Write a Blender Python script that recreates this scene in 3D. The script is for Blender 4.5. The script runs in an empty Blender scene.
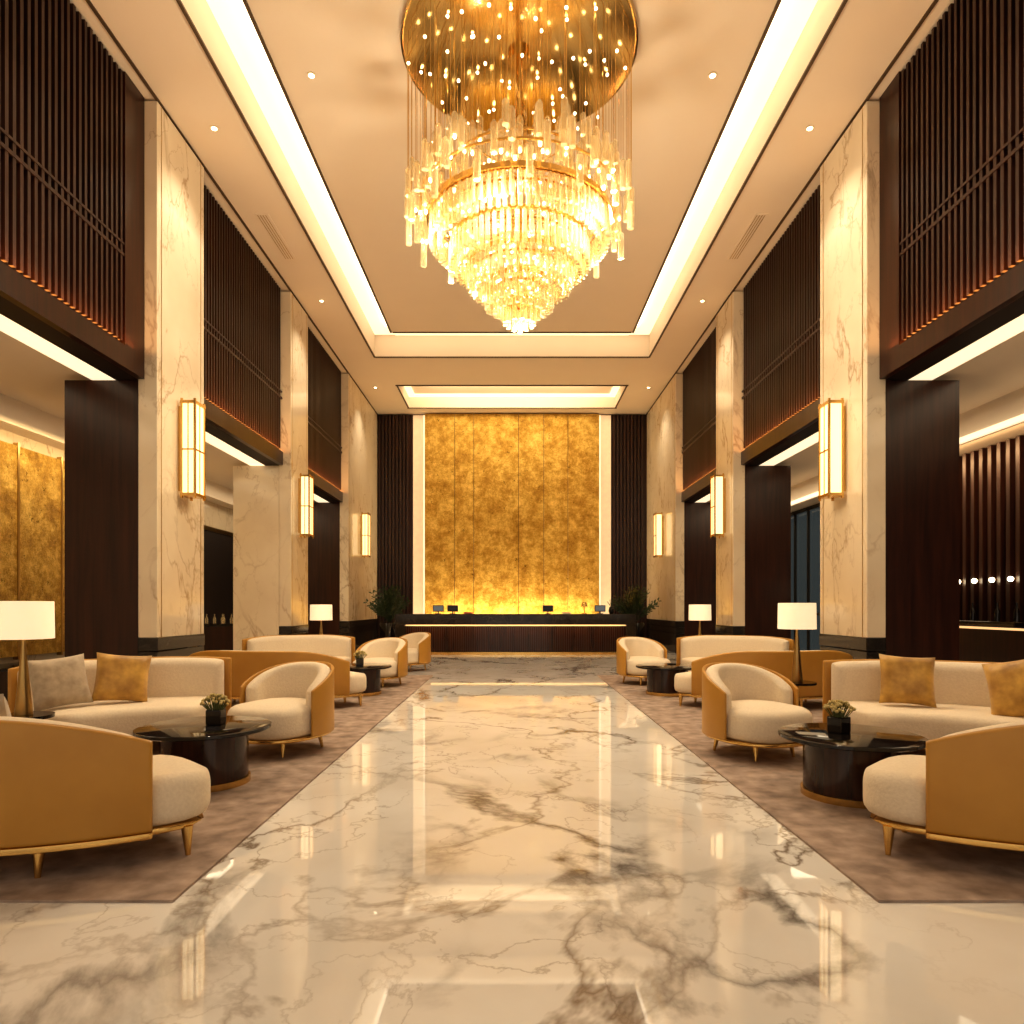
import bpy, math, random
from mathutils import Vector
random.seed(7)
S=bpy.context.scene
COL=S.collection
PI=math.pi
# ------------------------------------------------------------ materials
def new_mat(name):
    m=bpy.data.materials.new(name); m.use_nodes=True
    nt=m.node_tree; b=nt.nodes['Principled BSDF']
    return m,nt,b
def N(nt,t,**k):
    n=nt.nodes.new(t)
    for a,v in k.items(): setattr(n,a,v)
    return n
def noise(nt,scale,detail=4,dist=0.0,mapscale=(1,1,1),rough=.5):
    tc=N(nt,'ShaderNodeTexCoord'); mp=N(nt,'ShaderNodeMapping')
    mp.inputs['Scale'].default_value=mapscale
    nt.links.new(tc.outputs['Object'],mp.inputs['Vector'])
    n=N(nt,'ShaderNodeTexNoise')
    n.inputs['Scale'].default_value=scale; n.inputs['Detail'].default_value=detail
    n.inputs['Distortion'].default_value=dist; n.inputs['Roughness'].default_value=rough
    nt.links.new(mp.outputs[0],n.inputs['Vector'])
    return n
def ramp(nt,src,stops,interp='LINEAR'):
    r=N(nt,'ShaderNodeValToRGB'); r.color_ramp.interpolation=interp
    e=r.color_ramp.elements
    while len(e)<len(stops): e.new(.5)
    for i,(p,c) in enumerate(stops):
        e[i].position=p; e[i].color=(c[0],c[1],c[2],1)
    nt.links.new(src,r.inputs[0]); return r
def bump(nt,b,src,strength,dist=.01):
    bp=N(nt,'ShaderNodeBump'); bp.inputs['Strength'].default_value=strength; bp.inputs['Distance'].default_value=dist
    nt.links.new(src,bp.inputs['Height']); nt.links.new(bp.outputs[0],b.inputs['Normal'])
def simple(name,c,rough=.5,metal=0,em=None,es=0,c2=None,nscale=6,bmp=0,ms=(1,1,1),coat=0,sheen=0):
    m,nt,b=new_mat(name)
    n=noise(nt,nscale,4,0,ms)
    c2=c2 or tuple(x*.88 for x in c)
    r=ramp(nt,n.outputs['Fac'],[(.3,c2),(.7,c)])
    nt.links.new(r.outputs[0],b.inputs['Base Color'])
    b.inputs['Roughness'].default_value=rough; b.inputs['Metallic'].default_value=metal
    b.inputs['Coat Weight'].default_value=coat; b.inputs['Sheen Weight'].default_value=sheen
    if em: b.inputs['Emission Color'].default_value=(*em,1); b.inputs['Emission Strength'].default_value=es
    if bmp: bump(nt,b,n.outputs['Fac'],bmp)
    return m
def vein(nt,scale,width,dist,seed,ms=(1,1,1),detail=7):
    n=noise(nt,scale,detail,dist,ms,.55)
    mp=n.inputs['Vector'].links[0].from_node
    mp.inputs['Location'].default_value=(seed,seed*1.7,seed*.3)
    s=N(nt,'ShaderNodeMath',operation='SUBTRACT'); s.inputs[1].default_value=.5
    a=N(nt,'ShaderNodeMath',operation='ABSOLUTE')
    nt.links.new(n.outputs['Fac'],s.inputs[0]); nt.links.new(s.outputs[0],a.inputs[0])
    r=ramp(nt,a.outputs[0],[(0,(1,1,1)),(width*.35,(.6,.6,.6)),(width,(0,0,0))])
    return r.outputs[0]
def mul(nt,a,b_):
    m=N(nt,'ShaderNodeMath',operation='MULTIPLY'); nt.links.new(a,m.inputs[0])
    if isinstance(b_,float): m.inputs[1].default_value=b_
    else: nt.links.new(b_,m.inputs[1])
    return m.outputs[0]
def mix(nt,f,c1,c2):
    m=N(nt,'ShaderNodeMix',data_type='RGBA')
    nt.links.new(f,m.inputs[0])
    for c,i in ((c1,6),(c2,7)):
        if isinstance(c,tuple): m.inputs[i].default_value=(*c,1)
        else: nt.links.new(c,m.inputs[i])
    return m.outputs[2]
def marble(name,base,base2,v1,v2,sc,rough,amt=(1.,.7,.5),ms=(1,1,1),w=(.018,.022,.05),dd=(.5,.8,1.0),spec=.5):
    m,nt,b=new_mat(name)
    n=noise(nt,sc*1.5,5)
    c=ramp(nt,n.outputs['Fac'],[(.3,base2),(.62,base)]).outputs[0]
    msk=ramp(nt,noise(nt,sc*.8,3,0,ms).outputs['Fac'],[(.45,(0,0,0)),(.61,(1,1,1))]).outputs[0]
    msk2=ramp(nt,noise(nt,sc*1.3,3,0,ms).outputs['Fac'],[(.36,(.12,.12,.12)),(.6,(1,1,1))]).outputs[0]
    c=mix(nt,mul(nt,vein(nt,sc*2.6,w[0],dd[0],9,ms),mul(nt,msk2,amt[2])),c,v1)
    c=mix(nt,mul(nt,vein(nt,sc*1.0,w[1],dd[1],3,ms),mul(nt,msk2,amt[1])),c,v1)
    c=mix(nt,mul(nt,vein(nt,sc*1.1,w[2],dd[2],5,ms,12),mul(nt,msk,amt[0])),c,v2)
    nt.links.new(c,b.inputs['Base Color'])
    b.inputs['Roughness'].default_value=rough; b.inputs['Specular IOR Level'].default_value=spec
    return m
M_floor=marble('polished_marble',(.85,.82,.77),(.74,.69,.62),(.28,.22,.165),(.11,.088,.07),.58,.03,(1.,1.,.6),(1,.85,1),(.009,.015,.036),(.2,.3,.35),.9)
M_stone=marble('cream_marble',(.80,.69,.52),(.71,.59,.43),(.38,.24,.13),(.30,.19,.09),.6,.11,(.75,.8,.5),(1,1,.6),(.009,.011,.016),(.3,.5,.6))
M_blackstone=marble('black_marble',(.030,.025,.02),(.016,.013,.011),(.10,.07,.05),(.08,.06,.04),2.,.12,(.4,.4,.3))
def wood(name,c1,c2,rough=.3):
    m,nt,b=new_mat(name)
    n=noise(nt,3,8,.4,(4,4,.25),.6)
    nt.links.new(ramp(nt,n.outputs['Fac'],[(.3,c1),(.7,c2)]).outputs[0],b.inputs['Base Color'])
    b.inputs['Roughness'].default_value=rough; return m
M_wood=wood('dark_wood',(.015,.0042,.0022),(.048,.0135,.006),.28)
M_tablewood=wood('glossy_table_wood',(.014,.006,.005),(.055,.019,.010),.1)
M_slat=wood('slat_wood',(.017,.005,.0025),(.046,.014,.006),.4)
M_backing=simple('backing_wood',(.014,.006,.004),.6)
M_ceil=simple('ceiling_plaster',(.80,.69,.56),.75,c2=(.78,.67,.54),nscale=1)
M_gap=simple('shadow_gap',(.10,.06,.03),.6)
M_cove=simple('cove_glow',(1,.9,.7),.6,em=(1.,.80,.54),es=.74)
M_covehot=simple('cove_led',(1,.9,.7),.6,em=(1.,.82,.58),es=2.4)
M_strip=simple('led_strip',(1,.9,.7),.6,em=(1.,.80,.54),es=.78)
M_soft=simple('backlit_onyx_strip',(.8,.65,.45),.5,em=(1.,.70,.40),es=.3)
M_amber=simple('amber_led',(1,.7,.3),.6,em=(1.,.34,.07),es=6)
M_counterled=simple('counter_led',(1,.7,.3),.6,em=(1.,.62,.28),es=.8)
M_shade=simple('lamp_shade_linen',(.95,.84,.62),.7,em=(1.,.76,.48),es=.48)
M_sconce=simple('sconce_glass',(1,.9,.7),.3,em=(1.,.72,.37),es=1.0)
M_bulb=simple('bulb',(1,.9,.7),.3,em=(1.,.82,.52),es=9)
M_gold=simple('brass',(.76,.50,.18),.22,1)
M_dgold=simple('dark_brass',(.50,.33,.13),.3,1)
M_canopy=simple('polished_gold',(.74,.54,.24),.16,1)
M_cream=simple('cream_boucle',(.82,.70,.53),.9,c2=(.75,.63,.47),nscale=60,bmp=.3)
M_camel=simple('camel_leather',(.52,.27,.05),.38,c2=(.47,.235,.04),nscale=4)
M_velvet=simple('ochre_velvet',(.70,.42,.09),.42,c2=(.34,.17,.025),nscale=8,bmp=.2,sheen=.4)
M_beige=simple('taupe_velvet',(.56,.46,.33),.6,c2=(.36,.28,.19),nscale=12,bmp=.2,sheen=.4)
M_carpet=simple('taupe_carpet',(.47,.36,.29),.95,c2=(.23,.17,.135),nscale=7,bmp=.3)
M_black=simple('black_lacquer',(.014,.010,.008),.07,c2=(.010,.008,.007))
M_blackmat=simple('black_matte',(.02,.018,.016),.5)
M_leaf=simple('leaf',(.03,.055,.018),.5)
M_flower=simple('flower',(.70,.58,.28),.7,c2=(.45,.33,.10),nscale=40)
M_stem=simple('stem',(.12,.14,.04),.7)
M_screen=simple('screen',(.08,.09,.09),.2,em=(.3,.36,.4),es=.2)
M_book=simple('paper_red',(.4,.12,.06),.6)
M_window=simple('dusk_glass',(.02,.025,.03),.08,em=(.10,.12,.12),es=.25)
def goldleaf():
    m,nt,b=new_mat('gold_leaf')
    n=noise(nt,1.8,14,.1,(1,1,1),.85); n2=noise(nt,5,10,0,(1,1,1),.8)
    c=ramp(nt,n.outputs['Fac'],[(.34,(.22,.105,.014)),(.48,(.54,.32,.06)),(.62,(.92,.66,.20))]).outputs[0]
    nt.links.new(c,b.inputs['Base Color'])
    b.inputs['Metallic'].default_value=.7
    rr=ramp(nt,n2.outputs['Fac'],[(.35,(.24,.24,.24)),(.65,(.5,.5,.5))])
    nt.links.new(rr.outputs[0],b.inputs['Roughness'])
    bump(nt,b,n2.outputs['Fac'],1.0,.06)
    return m
M_leafgold=goldleaf()
def crystal():
    m,nt,b=new_mat('crystal')
    n=noise(nt,9,2)
    nt.links.new(ramp(nt,n.outputs['Fac'],[(.35,(.85,.68,.38)),(.65,(1,.90,.68))]).outputs[0],b.inputs['Base Color'])
    b.inputs['Roughness'].default_value=.06; b.inputs['Metallic'].default_value=.5
    b.inputs['Emission Color'].default_value=(1,.74,.36,1); b.inputs['Emission Strength'].default_value=.06  # faint emission stands in for lamplight carried through the glass
    t=N(nt,'ShaderNodeBsdfTransparent'); t.inputs[0].default_value=(1,.96,.86,1)
    ms=N(nt,'ShaderNodeMixShader')
    lw=N(nt,'ShaderNodeLayerWeight'); lw.inputs[0].default_value=.35
    r=ramp(nt,lw.outputs['Facing'],[(0,(.14,.14,.14)),(.75,(1,1,1))])
    nt.links.new(r.outputs[0],ms.inputs[0])
    nt.links.new(t.outputs[0],ms.inputs[1]); nt.links.new(b.outputs[0],ms.inputs[2])
    nt.links.new(ms.outputs[0],nt.nodes['Material Output'].inputs[0])
    return m
M_crystal=crystal()
# ------------------------------------------------------------ mesh builder
class G:
    def __init__(s): s.v=[]; s.f=[]
    def box(s,x0,x1,y0,y1,z0,z1):
        x0,x1=min(x0,x1),max(x0,x1)
        b=len(s.v)
        s.v+=[(x0,y0,z0),(x1,y0,z0),(x1,y1,z0),(x0,y1,z0),(x0,y0,z1),(x1,y0,z1),(x1,y1,z1),(x0,y1,z1)]
        for q in ((0,3,2,1),(4,5,6,7),(0,1,5,4),(1,2,6,5),(2,3,7,6),(3,0,4,7)): s.f.append([b+i for i in q])
        return s
    def lathe(s,prof,n=32,cx=0,cy=0,cap=True):
        b=len(s.v)
        for r,z in prof:
            for i in range(n):
                a=2*PI*i/n; s.v.append((cx+r*math.cos(a),cy+r*math.sin(a),z))
        for k in range(len(prof)-1):
            for i in range(n):
                j=(i+1)%n
                s.f.append([b+k*n+i,b+k*n+j,b+(k+1)*n+j,b+(k+1)*n+i])
        if cap:
            s.f.append([b+i for i in range(n)][::-1]); s.f.append([b+(len(prof)-1)*n+i for i in range(n)])
        return s
    def rod(s,p,q,r,n=6,r2=None):
        p=Vector(p);q=Vector(q); d=(q-p).normalized(); u=d.orthogonal().normalized(); w=d.cross(u)
        b=len(s.v); r2=r if r2 is None else r2
        for c,rr in ((p,r),(q,r2)):
            for i in range(n):
                a=2*PI*i/n; s.v.append(tuple(c+rr*(math.cos(a)*u+math.sin(a)*w)))
        for i in range(n):
            j=(i+1)%n; s.f.append([b+i,b+j,b+n+j,b+n+i])
        s.f.append([b+i for i in range(n)][::-1]); s.f.append([b+n+i for i in range(n)])
        return s
    def sph(s,c,r,n=8,m=5):
        prof=[(max(r*math.sin(PI*k/m),r*.02),c[2]-r*math.cos(PI*k/m)) for k in range(m+1)]
        return s.lathe(prof,n,c[0],c[1])
    def loft(s,rings,closed=True):
        b=len(s.v); n=len(rings[0])
        for r in rings: s.v+=r
        for k in range(len(rings)-1):
            for i in range(n):
                j=(i+1)%n; s.f.append([b+k*n+i,b+k*n+j,b+(k+1)*n+j,b+(k+1)*n+i])
        s.f.append([b+i for i in range(n)][::-1]); s.f.append([b+(len(rings)-1)*n+i for i in range(n)])
        return s
    def sweep(s,cx,cy,r0,r1,z0,z1,a0,a1,rad=.03,endR=.05,n=28):
        zf=z1 if callable(z1) else (lambda t:z1)
        a0=math.radians(a0);a1=math.radians(a1); rm=(r0+r1)/2; L=rm*(a1-a0)
        endR=min(endR,(r1-r0)*.46)
        pos=[]
        K=5
        for k in range(K+1):
            th=k*PI/2/K; pos.append((endR*(1-math.cos(th)),endR*(1-math.sin(th))))
        mid=[(endR+(L-2*endR)*i/n,0) for i in range(1,n)]
        pos=pos+mid+[(L-d,ins) for d,ins in pos[::-1]]
        rings=[]
        for d,ins in pos:
            a=a0+d/rm; ra=r0+ins; rb=r1-ins; zt=zf(d/L)-ins*.2; zb=z0+ins*.08
            q=min(rad,(rb-ra)*.48,(zt-zb)*.48); ring=[]
            for (qx,qz,st) in ((rb-q,zb+q,-90),(rb-q,zt-q,0),(ra+q,zt-q,90),(ra+q,zb+q,180)):
                for k in range(5):
                    t=math.radians(st+90*k/4); rr=qx+q*math.cos(t)
                    ring.append((cx+rr*math.cos(a),cy+rr*math.sin(a),qz+q*math.sin(t)))
            rings.append(ring[::-1])
        return s.loft(rings)
    def slab(s,hx,y0,y1,z0,z1,rad,ex=2.6,crown=.02,n=44):
        cy=(y0+y1)/2; hy=(y1-y0)/2; rings=[]
        lv=[(rad*(1-math.sin(k*PI/8)),z0+rad*(1-math.cos(k*PI/8))) for k in range(5)]
        lv+=[(rad*(1-math.cos(k*PI/8)),z1-rad+rad*math.sin(k*PI/8)) for k in range(5)]
        lv+=[(hx*.4,z1+crown*.8),(hx*.9,z1+crown)]
        for ins,z in lv:
            fx=hx-ins; fy=hy*(fx/hx); ring=[]
            for i in range(n):
                a=2*PI*i/n; c=math.cos(a); d=math.sin(a)
                ring.append((math.copysign(abs(c)**(2/ex),c)*fx,cy+math.copysign(abs(d)**(2/ex),d)*fy,z))
            rings.append(ring)
        return s.loft(rings)
    def done(s,name,mat,parent=None,smooth=False,bevel=0,loc=None,label=None,kind=None,cat=None):
        me=bpy.data.meshes.new(name); me.from_pydata(s.v,[],s.f); me.update()
        me.materials.append(mat)
        if smooth:
            me.polygons.foreach_set('use_smooth',[True]*len(me.polygons))
        o=bpy.data.objects.new(name,me); COL.objects.link(o)
        if parent: o.parent=parent
        if loc: o.location=loc
        if bevel:
            m=o.modifiers.new('b','BEVEL'); m.width=bevel; m.segments=3; m.limit_method='ANGLE'
        if smooth:
            try:
                me.set_sharp_from_angle(angle=math.radians(45))
            except Exception: pass
        if label: o['label']=label
        if kind: o['kind']=kind
        if cat: o['category']=cat
        return o
def struct(name,g,mat,label=None):
    return g.done(name,mat,kind='structure')
def thing(name,loc,label,cat,group=None,rot=0):
    e=bpy.data.objects.new(name,None); e.empty_display_size=.1; COL.objects.link(e)
    e.location=loc; e.rotation_euler=(0,0,rot); e['label']=label; e['category']=cat
    if group: e['group']=group
    return e
def copy_thing(root,loc,rot=None,label=None,group=None):
    def rec(o,par):
        c=o.copy(); COL.objects.link(c)
        if par: c.parent=par
        for k in list(o.children): rec(k,c)
        return c
    c=rec(root,None); c.location=loc
    if rot is not None: c.rotation_euler=(root.rotation_euler[0],root.rotation_euler[1],rot)
    if label: c['label']=label
    if group: c['group']=group
    return c
def light(kind,name,loc,energy,color=(1,.85,.64),size=.3,rot=(0,0,0),spot=None,sy=None):
    l=bpy.data.lights.new(name,kind); l.energy=energy; l.color=color
    if kind=='AREA':
        l.size=size
        if sy: l.shape='RECTANGLE'; l.size_y=sy
    else: l.shadow_soft_size=size
    if kind=='SPOT': l.spot_size=math.radians(spot or 80); l.spot_blend=.9
    o=bpy.data.objects.new(name,l); o.location=loc; o.rotation_euler=rot; COL.objects.link(o); return o
# ------------------------------------------------------------ shell
H=7.9; YE=23.4; Y0=-3.0; HS=4.33
struct('floor',G().box(-9.5,9.5,Y0,YE+.3,-.15,0),M_floor)
g=G()
g.box(-5.2,-3.62,Y0,YE,H,H+.12).box(3.62,5.2,Y0,YE,H,H+.12)
g.box(-3.62,3.62,18.0,20.3,H,H+.12).box(-3.62,3.62,22.6,YE,H,H+.12).box(-3.62,3.62,Y0,-.5,H,H+.12)
g.box(-3.62,-3.42,20.3,22.6,H,H+.12).box(3.42,3.62,20.3,22.6,H,H+.12)
# tray sides and lids
g.box(-3.74,-3.62,-.5,18.1,H+.12,8.5).box(3.62,3.74,-.5,18.1,H+.12,8.5).box(-3.62,3.62,18.0,18.12,H+.12,8.5).box(-3.62,3.62,-.62,-.5,H+.12,8.5)
g.box(-3.74,3.74,-.6,18.12,8.5,8.6)
g.box(-3.05,3.05,.1,17.15,8.2,8.32)
g.box(-3.54,3.54,20.2,22.7,8.3,8.4).box(-3.54,-3.42,20.3,22.6,H+.12,8.3).box(3.42,3.54,20.3,22.6,H+.12,8.3).box(-3.42,3.42,22.6,22.7,H+.12,8.3).box(-3.42,3.42,20.2,20.3,H+.12,8.3)
struct('ceiling',g,M_ceil)
g=G() # cove plaster lit by hidden LEDs, its brightness put in as emission
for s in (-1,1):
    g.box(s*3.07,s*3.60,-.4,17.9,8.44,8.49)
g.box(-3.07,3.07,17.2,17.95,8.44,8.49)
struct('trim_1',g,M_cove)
g=G()
for s in (-1,1): g.box(s*3.12,s*3.2,0,17.2,8.36,8.42)
g.box(-3.1,3.1,17.25,17.33,8.36,8.42)
struct('trim_2',g,M_covehot)
g=G() # lip + shadow lines
for s in (-1,1):
    g.box(s*3.60,s*3.64,-.5,18.0,H-.03,H-.002)
    g.box(s*3.02,s*3.06,.1,17.15,8.18,8.205)
    g.box(s*4.59,s*4.63,Y0,YE,H-.02,H-.002)
g.box(-3.6,3.6,17.98,18.02,H-.03,H-.002).box(-3.0,3.0,17.12,17.16,8.18,8.205)
g.box(-3.46,3.46,20.28,20.32,H-.03,H-.002).box(-3.44,-3.4,20.3,22.6,H-.03,H-.002).box(3.4,3.44,20.3,22.6,H-.03,H-.002).box(-3.46,3.46,22.58,22.62,H-.03,H-.002)
struct('trim_3',g,M_gap)
g=G().box(-3.40,-3.2,20.32,22.58,8.24,8.29).box(3.2,3.4,20.32,22.58,8.24,8.29).box(-3.2,3.2,22.38,22.58,8.24,8.29).box(-3.2,3.2,20.32,20.5,8.24,8.29)
struct('trim_4',g,M_strip)
# end wall
struct('wall_back',G().box(-9.5,9.5,YE,YE+.3,0,8.6),M_wood)
struct('trim_5',G().box(-3.38,-3.02,YE-.08,YE-.01,.0,H-.05).box(3.02,3.38,YE-.08,YE-.01,.0,H-.05),M_soft)
struct('trim_6',G().box(-3.02,-2.985,YE-.1,YE-.01,.0,H-.05).box(2.985,3.02,YE-.1,YE-.01,.0,H-.05),M_strip)
# upper side walls, side rooms
for s,nm in ((-1,'left'),(1,'right')):
    g=G().box(s*4.85,s*5.15,Y0,YE,4.25,H)
    struct('wall_'+nm,g,M_backing)
    struct('wall_outer_'+nm,G().box(s*7.6,s*7.9,Y0,YE,0,HS),M_stone if s<0 else M_slat)
    g=G().box(s*5.15,s*7.9,Y0,YE,HS,HS+.1)
    if s<0: g.box(-7.25,-7.6,Y0,YE,3.95,HS)
    else: g.box(7.05,7.6,Y0,YE,3.85,HS)
    struct('ceiling_side_'+nm,g,M_ceil)
    struct('trim_side_'+nm,G().box(s*5.18,s*5.5,Y0,YE,HS-.06,HS-.005),M_strip)
struct('trim_side_outer_right',G().box(6.99,7.045,Y0,YE,3.86,3.94),M_strip)
# slatted panels
spans=[(1.0,8.85),(10.2,14.2),(15.4,19.2)]
for s in (-1,1):
    for i,(a,b) in enumerate(spans):
        yc=(a+b)/2
        r=thing('slatted_wall_panel',(s*4.85,yc,4.25),'dark wood slatted wall panel above the side opening','wall panel','slatted panels above openings')
        g=G(); y=a+.03-yc; e=(b-yc)-(.45 if i==0 else .03)
        st=.10
        while y<e-.04:
            g.box(-s*.03,-s*.075,y,y+.045,.32,3.62); y+=st
        g.done('slats',M_slat,r)
        g=G().box(-s*.02,-s*.083,a-yc,e,1.36,1.40).box(-s*.02,-s*.083,a-yc,e,1.50,1.53)
        g.done('rail',M_slat,r)
        g=G().box(-s*.001,-s*.09,a-yc,b-yc-.01,0,.27)
        if i==0: g.box(-s*.001,-s*.09,e,b-yc-.01,.27,3.64)
        g.done('beam',M_wood,r)
        G().box(-s*.002,-s*.022,a+.05-yc,e,.275,.31).done('light_strip',M_amber,r)
        # warm uplight grazing the slats from the beam ledge
        light('AREA','slat_uplight',(s*4.70,yc,4.54),16*(b-a)/4,(1,.50,.2),b-a-.5,(PI,0,PI/2),sy=.05)
# columns
cols=[(8.85,10.2),(14.2,15.4),(19.2,YE-.09)]
for s in (-1,1):
    for i,(a,b) in enumerate(cols):
        yc=(a+b)/2; h=(b-a)/2
        marb=(s<0 and i==1)
        lab='cream marble column with black base and '+('marble-clad' if marb else 'dark wood')+' side pier'
        r=thing('column',(s*4.9,yc,0),lab,'column','lobby columns')
        G().box(s*-.3,s*-.052,-h,h,.9,H-.035).done('shaft',M_stone,r,bevel=.01)
        G().box(s*-.31,s*-.052,-h-.01,h+.005,.0,.55).box(s*-.30,s*-.052,-h,h,.56,.72).box(s*-.31,s*-.052,-h-.01,h+.005,.73,.9).done('base',M_blackstone,r,bevel=.008)
        G().box(s*-.303,s*-.30,-h+.10,-h+.115,.9,H-.04).box(s*-.303,s*-.30,h-.12,h-.105,.9,H-.04).done('inlay',M_dgold,r)
        G().box(s*-.05,s*.9,-h,h,0,4.24).done('pier',M_stone if marb else M_wood,r)
        G().box(s*-.05,s*-.012,-h-.005,-h+.05,4.24,H-.035).done('edge_trim',M_wood,r)
struct('wall_side_end_left',G().box(-7.6,-5.15,YE-.1,YE,0,HS),M_stone)
struct('wall_side_end_right',G().box(5.15,7.6,YE-.1,YE,0,HS),M_slat)
# gold feature wall
r=thing('gold_feature_panel',(0,YE-.2,0),'tall textured gold leaf panel behind the reception counter','wall panel')
xs=[-2.97,-1.95,-1.3,.22,1.08,1.9,2.97]
for i in range(6):
    G().box(xs[i]+.008,xs[i+1]-.008,-.02,.08,0.0,H-.04).done('gold_leaf_board',M_leafgold,r)
G().box(-2.97,2.97,.085,.1,0,H-.04).done('backing',M_backing,r)
G().box(-2.95,2.95,-.30,-.24,.55,.62).done('light_strip',M_strip,r)
G().box(-2.95,2.95,-.32,-.02,.45,.54).done('light_ledge',M_blackmat,r)
light('AREA','gold_wash',(0,YE-.75,.75),105,(1,.74,.40),5.6,(math.radians(155),0,0),sy=.15)
light('AREA','gold_wash_top',(0,21.3,8.1),85,(1,.80,.50),5.6,(math.radians(42),0,0),sy=.3)
for s in (-1,1):
    r=thing('slatted_end_panel',(s*4.0,YE-.05,0),'dark slatted wood panel beside the gold wall','wall panel','end wall slat panels')
    g=G()
    for k in range(9): g.box(-.55+k*.12,-.55+k*.12+.06,-.06,.04,0,H-.04)
    g.done('slats',M_slat,r)
# ------------------------------------------------------------ left side room
for k in range(5):
    ya=7.4+k*1.0
    r=thing('gold_wall_panel',(-7.55,ya+.5,0),'backlit textured gold wall panel','wall panel','gold side wall panels')
    G().box(-.04,.03,-.48,.48,.55,3.75).done('gold_leaf_board',M_leafgold,r)
    G().box(-.04,.04,-.5,-.482,.5,3.8).box(-.04,.04,.482,.5,.5,3.8).done('frame',M_dgold,r)
light('AREA','left_gold_wash',(-7.0,10,3.9),24,(1,.72,.36),4.5,(math.radians(30),0,PI/2),sy=.15)
r=thing('low_cabinet',(-7.2,10,0),'low dark cabinet under the gold wall','cabinet')
G().box(-.3,.25,-2.6,2.6,0,.42).done('body',M_wood,r); G().box(-.32,.28,-2.62,2.62,.42,.46).done('worktop',M_black,r)
r=thing('dark_doorway',(-7.58,17.6,0),'tall dark doorway in the stone wall','door')
r.name='door_1'; r['kind']='structure'
G().box(-.01,.03,-1.3,1.3,0,3.2).done('dark_opening',M_backing,r); G().box(-.01,.06,-1.4,-1.3,0,3.3).box(-.01,.06,1.3,1.4,0,3.3).box(-.01,.06,-1.4,1.4,3.2,3.3).done('door_frame',M_dgold,r)  # flat dark sheet painted as the dim interior of the opening
r=thing('console_table',(-6.6,15.8,0),'dark console table holding glassware','table')
G().box(-.5,.5,-.3,.3,.86,.92).done('table_top',M_black,r,bevel=.005)
G().box(-.45,.45,-.25,.25,0,.86).done('body',M_wood,r)
gl=None
for k in range(7):
    p=(-7.0+k*.13,15.65+.12*(k%3),.92)
    if gl is None:
        gl=thing('glass_bottle',p,'small glass vessel on the console table','glass','console glassware')
        G().lathe([(.03,0),(.035,.1),(.012,.16),(.012,.22)],10).done('body',M_crystal,gl,True)
    else: copy_thing(gl,p)
light('AREA','left_room',(-6.4,8,4.25),22,(1,.82,.56),.8,(0,0,0),sy=9)
light('AREA','left_room_rear',(-6.4,17,4.25),35,(1,.82,.56),.8,(0,0,0),sy=6)
# right side room: bar
r=thing('bar_counter',(7.0,11,0),'black bar counter with glowing underside','bar counter')
G().box(-.35,.35,-2.5,2.5,1.02,1.1).done('countertop',M_black,r,bevel=.01)
G().box(-.25,.3,-2.4,2.4,0,.98).done('body',M_wood,r)
G().box(-.27,-.25,-2.4,2.4,.985,1.015).done('light_strip',M_counterled,r)
g0=None
for k in range(12):
    p=(7.53,8.6+k*.4,1.72)
    if g0 is None:
        g0=thing('wall_light',p,'small glowing bulb light on dark slatted wall','wall light','bar wall lights')
        G().rod((.06,0,0),(-.05,0,0),.02).done('arm',M_gold,g0); G().sph((-.08,0,0),.04,10,6).done('bulb',M_bulb,g0,True)
    else: copy_thing(g0,p)
r=thing('slatted_bar_wall',(7.56,10.5,0),'dark wood slatted wall behind the bar','wall panel')
g=G()
for k in range(30): g.box(-.05,.03,-3+k*.2,-3+k*.2+.08,.0,3.84)
g.done('slats',M_slat,r)
gb=None
for k in range(6):
    p=(6.95+.05*(k%2),9.4+k*.45,1.1)
    if gb is None:
        gb=thing('bar_bottle',p,'small dark bottle on the bar counter','bottle','bar bottles')
        G().lathe([(.04,0),(.04,.14),(.015,.19),(.015,.26)],10).done('body',M_black,gb,True)
    else: copy_thing(gb,p)
light('AREA','right_room',(6.2,8,4.25),30,(1,.82,.56),.8,(0,0,0),sy=9)
light('AREA','bar_wall_wash',(7.0,10.5,3.8),50,(1,.62,.30),5,(math.radians(35),0,-PI/2),sy=.1)
light('AREA','right_room_rear',(6.2,17,4.25),35,(1,.82,.56),.8,(0,0,0),sy=6)
e=thing('window_1',(7.56,17.3,0),'tall dusk window with dark mullions','window'); e['kind']='structure'
G().box(-.01,.03,-3.2,3.2,0,3.8).done('window_pane',M_window,e)
g=G()
for k in range(9): g.box(-.06,.03,-3.2+k*.8,-3.2+k*.8+.07,0,3.8)
g.box(-.06,.03,-3.2,3.2,3.75,3.84).box(-.06,.03,-3.2,3.2,1.1,1.15)
g.done('window_frame',M_blackmat,e)
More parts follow.
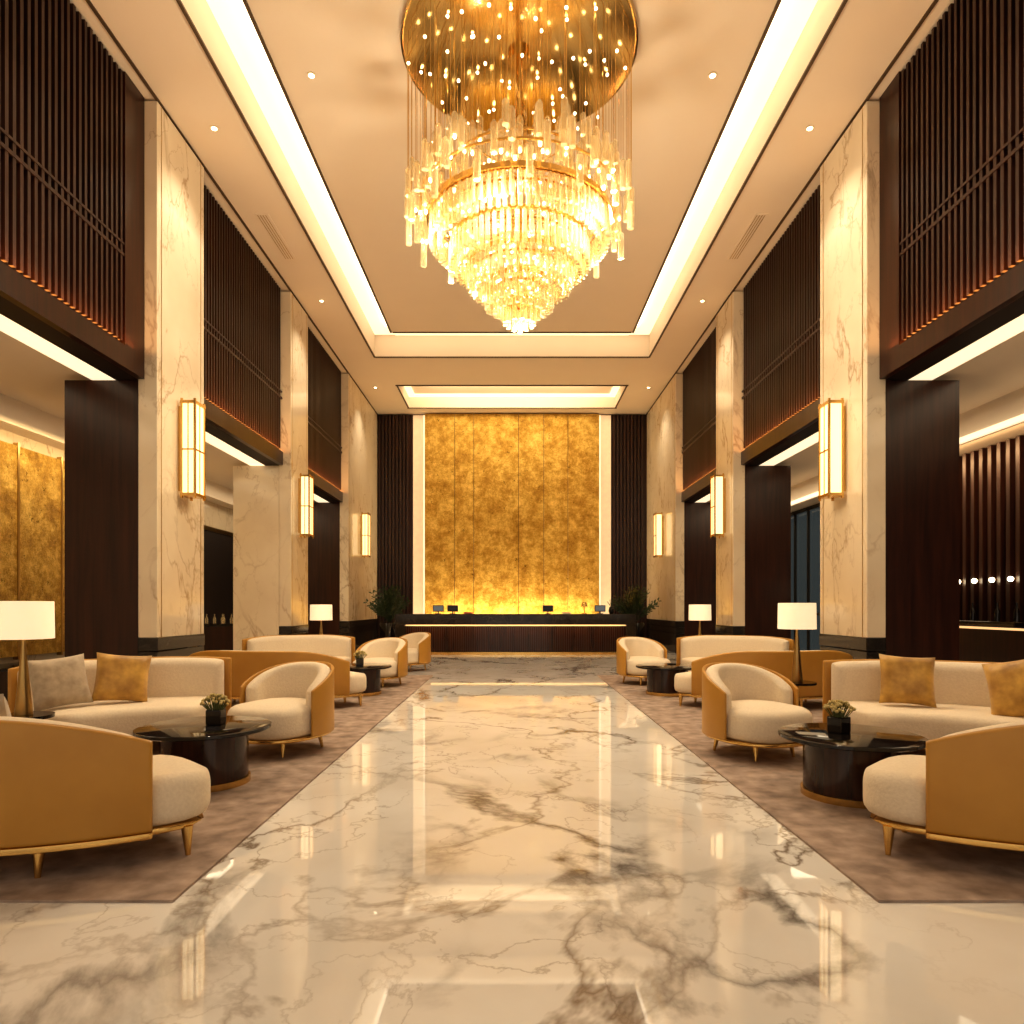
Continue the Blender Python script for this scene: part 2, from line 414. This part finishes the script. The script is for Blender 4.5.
# ------------------------------------------------------------ downlights & vents
dl=None
for (x,y,z) in [(sx*4.1,yy,H) for sx in (-1,1) for yy in (5.5,9.4,14.7,20.5)]+[(sx*2.6,8.85,8.2) for sx in (-1,1)]:
    if dl is None:
        dl=thing('recessed_downlight',(x,y,z),'small round recessed ceiling downlight','ceiling light','ceiling downlights')
        G().lathe([(.055,-.012),(.055,-.002)],20).done('ring',M_cream,dl); G().lathe([(.034,-.018),(.034,-.0125)],16).done('lens',M_bulb,dl)
    else: copy_thing(dl,(x,y,z))
    light('SPOT','downlight_beam',(x-.25*(1 if x>0 else -1),y,z-.06),165,(1,.85,.64),.06,(0,0,0),105)
for s in (-1,1):
    e=thing('air_vent',(s*4.2,12.2,H),'narrow linear ceiling air vent','vent','ceiling vents')
    G().box(-.11,.11,-.75,.75,-.012,-.001).done('frame',M_ceil,e)
    g=G()
    for k in range(4): g.box(-.085+k*.045,-.085+k*.045+.012,-.72,.72,-.015,-.012)
    g.done('slot',M_dgold,e)
# ------------------------------------------------------------ sconces
sc=None
for s in (-1,1):
    for y in (9.52,14.8,20.8):
        p=(s*4.6,y,2.8); rot=0 if s<0 else PI
        if sc is None:
            sc=thing('wall_sconce',p,'tall glowing box sconce with brass frame on marble column','wall sconce','column sconces',rot)
            G().box(0.06,.24,-.14,.14,.06,1.31).done('glass_shade',M_sconce,sc)
            g=G()
            for (xx,yy) in ((.05,-.155),(.23,-.155),(.05,.125),(.23,.125)): g.box(xx,xx+.025,yy,yy+.03,.0,1.37)
            g.box(.045,.26,-.16,.16,.03,.07).box(.045,.26,-.16,.16,1.30,1.34)
            g.box(.241,.25,-.14,.14,.66,.68).box(.241,.25,-.008,.008,.06,1.31)
            g.box(.06,.24,-.149,-.141,.66,.68).box(.145,.158,-.149,-.141,.06,1.31)
            g.done('frame',M_gold,sc)
            G().box(0,.06,-.11,.11,.1,1.27).done('backplate',M_gold,sc)
        else: copy_thing(sc,p,rot)
# ------------------------------------------------------------ chandelier
CX,CY=.09,8.4
ch=thing('crystal_chandelier',(CX,CY,8.2),'large tiered gold chandelier of hanging glass tubes','chandelier')
zz=lambda z:z-8.2
G().lathe([(1.40,-.12),(1.44,-.10),(1.44,-.02),(1.40,-.001)],72).done('canopy',M_canopy,ch,True)
G().lathe([(.04,zz(5.0)),(.04,-.13)],14).lathe([(.09,zz(6.9)),(.11,zz(7.2)),(.06,zz(7.5))],14).lathe([(.14,-.2),(.14,-.12)],20).done('stem',M_gold,ch,True)
def ringm(g,r,z,t=.014,h=.03,n=64):
    b=len(g.v); P=((r-t,z-h),(r+t,z-h),(r+t,z+h),(r-t,z+h))
    for i in range(n):
        a=2*PI*i/n
        for rr,q in P: g.v.append((rr*math.cos(a),rr*math.sin(a),q))
    for i in range(n):
        j=(i+1)%n
        for k in range(4):
            l=(k+1)%4; g.f.append([b+i*4+k,b+i*4+l,b+j*4+l,b+j*4+k][::-1])
g=G()
TI=[(1.08,5.90),(.98,5.84),(.84,5.62),(.74,5.56),(.62,5.37),(.52,5.31),(.40,5.14),(.30,5.08),(.18,4.94),(.07,4.88)]
for k,(r_,z_) in enumerate(TI): ringm(g,r_,zz(z_+.12),.01,.012 if k%2 else .022)
ringm(g,1.12,zz(6.03),.012,.03)
ringm(g,1.2,zz(6.25),.008,.012); ringm(g,.85,zz(6.6),.008,.012)
for k in range(8):
    a=k*PI/4; g.rod((.05*math.cos(a),.05*math.sin(a),zz(6.02)),(1.10*math.cos(a),1.10*math.sin(a),zz(6.02)),.01)
    g.rod((.05*math.cos(a),.05*math.sin(a),zz(6.6)),(.85*math.cos(a),.85*math.sin(a),zz(6.6)),.01)
g.done('ring_frame',M_gold,ch)
tubes=[]; wires=[]; bulbs=[]
for r_,z_ in TI:
    n=max(5,int(2*PI*r_/.085))
    for i in range(n):
        a=2*PI*(i+random.random()*.2)/n; tubes.append((r_*math.cos(a),r_*math.sin(a),z_-.17+random.uniform(-.01,.01),.28,.027))
for i in range(310):
    r_=1.38*math.sqrt(random.uniform(.02,1)); a=random.uniform(0,2*PI)
    hi=7.15-.70*(r_/1.38)**1.2; lo=6.05+.15*(r_/1.38)
    z_=random.uniform(lo,hi); L=random.uniform(.24,.38)
    x,y=r_*math.cos(a),r_*math.sin(a)
    tubes.append((x,y,z_-L/2,L,random.uniform(.028,.04)))
    if i%2==0: wires.append((x,y,z_+L/2))
    if i%2==0: bulbs.append((x,y,z_-L/2-.02))
for i in range(46):
    a=2*PI*i/46; z_=5.96+.22*math.sin(i*2.1); tubes.append((1.36*math.cos(a),1.36*math.sin(a),z_,.34,.038)); wires.append((1.36*math.cos(a),1.36*math.sin(a),z_+.34))
for k in range(60):
    a=k*2.399; r_=1.0*math.sqrt((k+.5)/60); bulbs.append((r_*math.cos(a),r_*math.sin(a),4.95+.85*r_+.1))
tubes.sort(key=lambda t:-t[3]*(1.0)/(CY+t[1]))
tm=G().lathe([(1,0),(1,.9),(.4,1)],8)
base=tm.done('crystal_tube',M_crystal,ch,True)
rest=G()
for i,(x,y,z,L,r_) in enumerate(tubes):
    if i<100:
        o=base if i==0 else base.copy()
        if i: COL.objects.link(o)
        o.location=(x,y,zz(z)); o.scale=(r_,r_,L)
    else: rest.lathe([(r_,zz(z)),(r_,zz(z)+L*.9),(r_*.4,zz(z)+L)],8,x,y)
o=rest.done('crystal_cluster',M_crystal,ch,True,kind='stuff')
g=G()
for x,y,z in wires: g.rod((x,y,zz(z)),(x,y,-.12),.004,4)
g.done('suspension_wires',M_gold,ch,kind='stuff')
g=G()
for x,y,z in bulbs: g.sph((x,y,zz(z)),.02,8,5)
for k in range(60):
    a=k*2.399; q=1.36*math.sqrt((k+2)/62); g.sph((q*math.cos(a),q*math.sin(a),-.15-.12*(k%3)),.018,8,5)
g.done('bulbs',M_bulb,ch,kind='stuff')
for k in range(6):
    a=k*PI/3+.3; light('POINT','chandelier_glow',(CX+1.25*math.cos(a),CY+1.25*math.sin(a),5.6),54,(1,.85,.62),.06)
light('POINT','chandelier_glow_centre',(CX,CY,4.66),80,(1,.85,.62),.06)
# ------------------------------------------------------------ reception
r=thing('reception_counter',(.1,18.9,0),'long black marble reception counter with glowing fluted front','reception counter')
G().box(-3.27,3.27,-.42,.42,.82,1.11).box(-3.27,-3.0,-.42,.42,0,.82).box(3.0,3.27,-.42,.42,0,.82).done('countertop',M_blackstone,r,bevel=.01)
G().box(-3.0,3.0,-.2,.3,.08,.82).done('body',M_wood,r)
g=G()
for k in range(100): g.box(-2.98+k*.06,-2.98+k*.06+.035,-.235,-.2,.08,.76)
g.done('fluting',M_tablewood,r)
G().box(-3.0,3.0,-.26,-.2,.785,.815).done('light_strip',M_counterled,r)
G().box(-3.0,3.0,-.3,.3,0,.07).done('plinth',M_gold,r)
light('AREA','counter_glow',(.1,18.45,.80),14,(1,.62,.28),5.8,(math.radians(20),0,0),sy=.06)
for x,kind in ((-2.15,0),(-1.75,1),(.9,1),(2.35,0)):
    r=thing('computer_monitor',(x+.1,19.0,1.11),'small monitor on the reception counter','monitor','reception monitors')
    G().box(-.15,.15,-.02,.02,.06,.24).done('screen_housing',M_blackmat,r); G().box(-.13,.13,-.024,-.021,.08,.22).done('screen',M_screen if kind==0 else M_black,r)
    G().box(-.08,.08,-.06,.06,0,.015).box(-.02,.02,0,.02,.01,.1).done('stand',M_blackmat,r)
for x in (-1.2,1.5):
    r=thing('brochure_stack',(x,18.8,1.11),'small stack of brochures on the counter','brochures','counter brochures')
    G().box(-.12,.12,-.09,.09,0,.05).done('paper',M_book if x<0 else M_cream,r)
r=thing('desk_lamp',(2.0,18.9,1.11),'small gold desk lamp on the counter','lamp')
G().lathe([(.07,0),(.07,.02),(.012,.03),(.012,.22)],14).done('base',M_gold,r,True); G().lathe([(.09,.2),(.06,.33)],16).done('lamp_shade',M_gold,r,True)
r=thing('vase',(2.75,18.9,1.11),'dark vase with sprigs on the counter','vase')
G().lathe([(.05,0),(.08,.08),(.06,.17),(.04,.2)],16).done('body',M_black,r,True)
g=G()
for k in range(14):
    a=k*2.4; g.rod((0,0,.18),(.12*math.cos(a),.12*math.sin(a),.32+.03*(k%4)),.004,4)
g.done('sprigs',M_leaf,r)
# potted plants
pl=None
for x in (-3.62,3.62):
    if pl is None:
        pl=thing('potted_plant',(x,20.2,0),'leafy dark green plant in a black pot','plant','reception plants')
        G().lathe([(.2,0),(.28,.05),(.3,.8),(.27,.84)],24).done('pot',M_black,pl,True)
        g=G()
        for k in range(80):
            a=random.uniform(0,2*PI); el=random.uniform(.5,1.5); L=random.uniform(.5,1.1)
            d=Vector((math.cos(a)*math.cos(el)*.8,math.sin(a)*math.cos(el)*.8,math.sin(el)))
            p=Vector((0,0,.85)); q=p+d*L; g.rod(p,q,.006,4)
            for t in (.5,.7,.85,1.0):
                c=p+d*L*t; w=d.orthogonal().normalized()*.06
                for sg in (-1,1):
                    tip=c+w*sg*1.8+d*.08; b=len(g.v)
                    g.v+=[tuple(c),tuple(c+w*sg+Vector((0,0,.03))-d*.03),tuple(tip),tuple(c+w*sg+d*.08)]; g.f.append([b,b+1,b+2,b+3])
        g.done('foliage',M_leaf,pl)
    else: copy_thing(pl,(x,20.2,0),1.1)
# ------------------------------------------------------------ carpets
CT=.014
for s,xi in ((-1,1.49),(1,1.61)):
    G().box(s*xi,s*4.55,3.0,12.9,0.0005,CT-.001).done('carpet',M_carpet,label='large taupe rug under the seating group',cat='rug')
for o in COL.objects:
    if o.name.startswith('carpet'): o['group']='lobby rugs'
# ------------------------------------------------------------ furniture
def sofa(C,r0,r1,a0,a1,b0,b1,h,root_a,label,drop,group,legs):
    ra=math.radians(root_a); rm=(r0+r1)/2
    L=(C[0]+rm*math.cos(ra),C[1]+rm*math.sin(ra)); cx,cy=C[0]-L[0],C[1]-L[1]
    r=thing('curved_sofa',(L[0],L[1],CT),label,'sofa',group)
    def top(t):
        v=h
        for d,dr in ((t,drop[0]),(1-t,drop[1])):
            if d<.3: u=1-d/.3; v-=dr*u*u
        return v
    G().sweep(cx,cy,r0,r1-.045,.17,.43,a0,a1,.07,.22,36).done('seat',M_cream,r,True)
    G().sweep(cx,cy,r1-.24,r1-.045,.30,lambda t:top(t)-.005,b0+1,b1-1,.08,.09,40).done('backrest',M_cream,r,True)
    G().sweep(cx,cy,r1-.05,r1,.17,top,b0,b1,.02,.02,40).done('outer_shell',M_camel,r,True)
    G().sweep(cx,cy,r0+.04,r1-.06,.14,.171,a0+1.5,a1-1.5,.006,.2,40).sweep(cx,cy,r1-.07,r1+.005,.14,.171,b0,b1,.004,.02,40).done('base_trim',M_gold,r,True)
    for k,ad in enumerate(legs):
        a=math.radians(ad)
        for rr in (r0+.16,r1-.10):
            G().rod((cx+rr*math.cos(a),cy+rr*math.sin(a),.145),(cx+(rr+.02)*math.cos(a),cy+(rr+.02)*math.sin(a),0),.03,12,.013).done('leg',M_gold,r,True)
    return r
GS='curved lobby sofas'
CL=(-2.7,4.8); CR=(2.97,4.8); CRB=(2.95,4.45)
camel_l='low curved sofa with camel leather shell, cream seat, brass trim'
LL=(-140,-107,-74,-51)
mir=lambda t:tuple(180-a for a in t)
near_l=sofa(CL,.98,1.70,-150,-45,-150,-57,.77,-95,camel_l,(.1,.15),GS,LL)
far_l=sofa(CL,1.05,2.05,93,146,93,146,.80,120,'cream curved sofa with cushions beside side lamp',(.02,.05),GS,(98,120,141))
near_r=sofa(CR,.98,1.70,225,330,237,330,.77,-85,camel_l,(.15,.1),GS,mir(LL))
far_r=sofa(CRB,1.05,2.05,14,90,14,90,.80,50,'cream curved sofa with ochre cushions on taupe rug',(.05,.02),GS,(20,52,84))
LM=(-132,-105,-74,-51)
sofa((-2.98,10.1),.98,1.70,-140,-45,-140,-57,.74,-95,camel_l,(.1,.15),GS,LM)
sofa((-2.98,10.1),1.15,2.0,84,140,84,140,.80,110,'cream curved sofa in front of a table lamp',(.05,.05),GS,(90,112,134))
sofa((3.2,10.1),.98,1.70,225,320,237,320,.74,-85,camel_l,(.15,.1),GS,mir(LM))
sofa((3.1,9.9),1.15,2.0,40,97,40,97,.80,70,'cream curved sofa in front of a table lamp',(.05,.05),GS,(46,68,91))
# armchair
ac=thing('armchair',(-2.05,6.15,CT),'round cream armchair with camel leather outer shell','armchair','lobby armchairs',math.radians(-24))
G().slab(.375,-.48,.34,.165,.43,.075).done('seat',M_cream,ac,True)
def atop(t):
    u=abs(t-.5)*2; return .77-.21*u**2.4
G().sweep(0,0,.285,.41,.30,lambda t:atop(t)-.004,-14,194,.055,.055,40).done('backrest',M_cream,ac,True)
G().sweep(0,0,.405,.435,.165,atop,-16,196,.014,.015,44).done('outer_shell',M_camel,ac,True)
G().slab(.385,-.465,.41,.138,.168,.01,2.4,0).done('base_trim',M_gold,ac,True)
for a in (45,135,-50,-130):
    a=math.radians(a); G().rod((.3*math.cos(a),.3*math.sin(a),.145),(.33*math.cos(a),.33*math.sin(a),0),.024,12,.011).done('leg',M_gold,ac,True)
copy_thing(ac,(2.12,6.0,CT),math.radians(24))
copy_thing(ac,(-2.15,11.2,CT),math.radians(-24)); copy_thing(ac,(2.2,11.5,CT),math.radians(24)); copy_thing(ac,(-2.1,14.0,0.001),math.radians(-40),label='round cream armchair on the marble floor')
# coffee tables
ct=thing('coffee_table',(-2.25,5.0,CT),'round black glossy coffee table on drum base','coffee table','lobby coffee tables')
G().lathe([(.44,.385),(.462,.395),(.462,.415),(.45,.42)],64).done('table_top',M_black,ct,True)
G().lathe([(.30,.045),(.30,.385)],56).done('drum_base',M_tablewood,ct,True)
G().lathe([(.315,0),(.315,.045)],56).done('brass_ring',M_gold,ct,True)
copy_thing(ct,(2.31,4.66,CT)); copy_thing(ct,(-2.25,10.1,CT)); copy_thing(ct,(2.3,10.1,CT))
# flower pots
fp=thing('flower_pot',(-2.19,5.05,CT+.42),'square black pot of small yellow flowers on table','flower pot','table flower pots')
G().box(-.055,.055,-.055,.055,0,.11).done('pot',M_black,fp,bevel=.008)
g=G(); gf=G()
for k in range(60):
    a=random.uniform(0,2*PI); q=.10*math.sqrt(random.random()); z=.15+.06*(1-(q/.10)**2)+random.uniform(0,.015)
    x,y=q*math.cos(a),q*math.sin(a); g.rod((x*.4,y*.4,.09),(x,y,z),.0025,4); gf.sph((x,y,z),.012,6,4)
g.done('stems',M_stem,fp); gf.done('flowers',M_flower,fp,True)
copy_thing(fp,(2.26,4.72,CT+.42),.5); copy_thing(fp,(-2.25,10.1,CT+.42),.2)
# side tables + lamps
st=thing('side_table',(-3.72,5.2,CT),'slim round brass side table','side table','lamp side tables')
G().lathe([(.2,.44),(.2,.465)],36).done('table_top',M_black,st,True); G().lathe([(.14,0),(.14,.015),(.02,.03),(.02,.44)],28).done('pedestal',M_gold,st,True)
lp=thing('table_lamp',(-3.72,5.2,CT+.465),'tapered brass table lamp with cream linen shade','lamp','lobby table lamps')
G().lathe([(.06,0),(.062,.01),(.05,.12),(.022,.45),(.016,.52),(.012,.6)],24).done('base',M_dgold,lp,True)
G().lathe([(.20,.58),(.195,.865)],40,cap=False).lathe([(.19,.862),(.195,.864)],40).lathe([(.19,.581),(.195,.583)],40).done('lamp_shade',M_shade,lp,True)
for p in ((3.13,7.5),(-3.48,12.45),(3.4,12.35)):
    copy_thing(st,(p[0],p[1],CT)); copy_thing(lp,(p[0],p[1],CT+.465))
# cushions
def cushion(x,y,z,phi,mat,label,size=.46,roll=0):
    n=14; g=G(); 
    def pt(i,j,sg):
        u=-1+2*i/n; v=-1+2*j/n
        k=1-.07*(1-v*v)*abs(u)**2; l=1-.07*(1-u*u)*abs(v)**2
        t=.085*((1-u**4)*(1-v**4))**.5
        return (u*size/2*k,sg*t,v*size/2*l)
    for sg in (-1,1):
        b=len(g.v)
        for i in range(n+1):
            for j in range(n+1): g.v.append(pt(i,j,sg))
        for i in range(n):
            for j in range(n):
                q=[b+i*(n+1)+j,b+(i+1)*(n+1)+j,b+(i+1)*(n+1)+j+1,b+i*(n+1)+j+1]; g.f.append(q if sg<0 else q[::-1])
    o=g.done('cushion',mat,None,True,loc=(x,y,z),label=label,cat='cushion'); o['group']='sofa cushions'
    o.rotation_euler=(math.radians(-17),math.radians(roll),math.radians(phi-90)); return o
def onarc(C,r,a): a_=math.radians(a); return C[0]+r*math.cos(a_),C[1]+r*math.sin(a_)
x,y=onarc(CL,1.55,121); cushion(x,y,.665,121,M_velvet,'ochre gold velvet cushion on cream sofa',.44,6)
x,y=onarc(CL,1.50,139); cushion(x,y,.665,139,M_beige,'taupe beige velvet cushion on cream sofa',.44,-5)
x,y=onarc(CL,1.30,-93); cushion(x,y,.655,-93,M_beige,'beige cushion leaning inside camel sofa',.44)
x,y=onarc(CRB,1.55,72); cushion(x,y,.665,72,M_velvet,'ochre velvet cushion with light pattern on cream sofa',.44,3)
x,y=onarc(CRB,1.38,41); cushion(x,y,.665,38,M_velvet,'ochre gold velvet cushion beside sofa end',.48,-14)
x,y=onarc(CR,1.30,-87); cushion(x,y,.655,-87,M_velvet,'ochre cushion leaning inside camel sofa',.44)
# ------------------------------------------------------------ world, camera
w=bpy.data.worlds.new('w'); S.world=w; w.use_nodes=True
bg=w.node_tree.nodes['Background']; bg.inputs[0].default_value=(1,.86,.70,1); bg.inputs[1].default_value=.6
cam=bpy.data.cameras.new('camera'); co=bpy.data.objects.new('camera',cam); COL.objects.link(co)
co.location=(0,0,1.3); co.rotation_euler=(PI/2,0,0); cam.lens=24; cam.sensor_width=36; cam.shift_y=95/1024
S.camera=co
S.view_settings.view_transform='Standard'
try: S.view_settings.look='Medium High Contrast'
except Exception as ex: print(str(ex)[:400])
S.view_settings.exposure=0.3
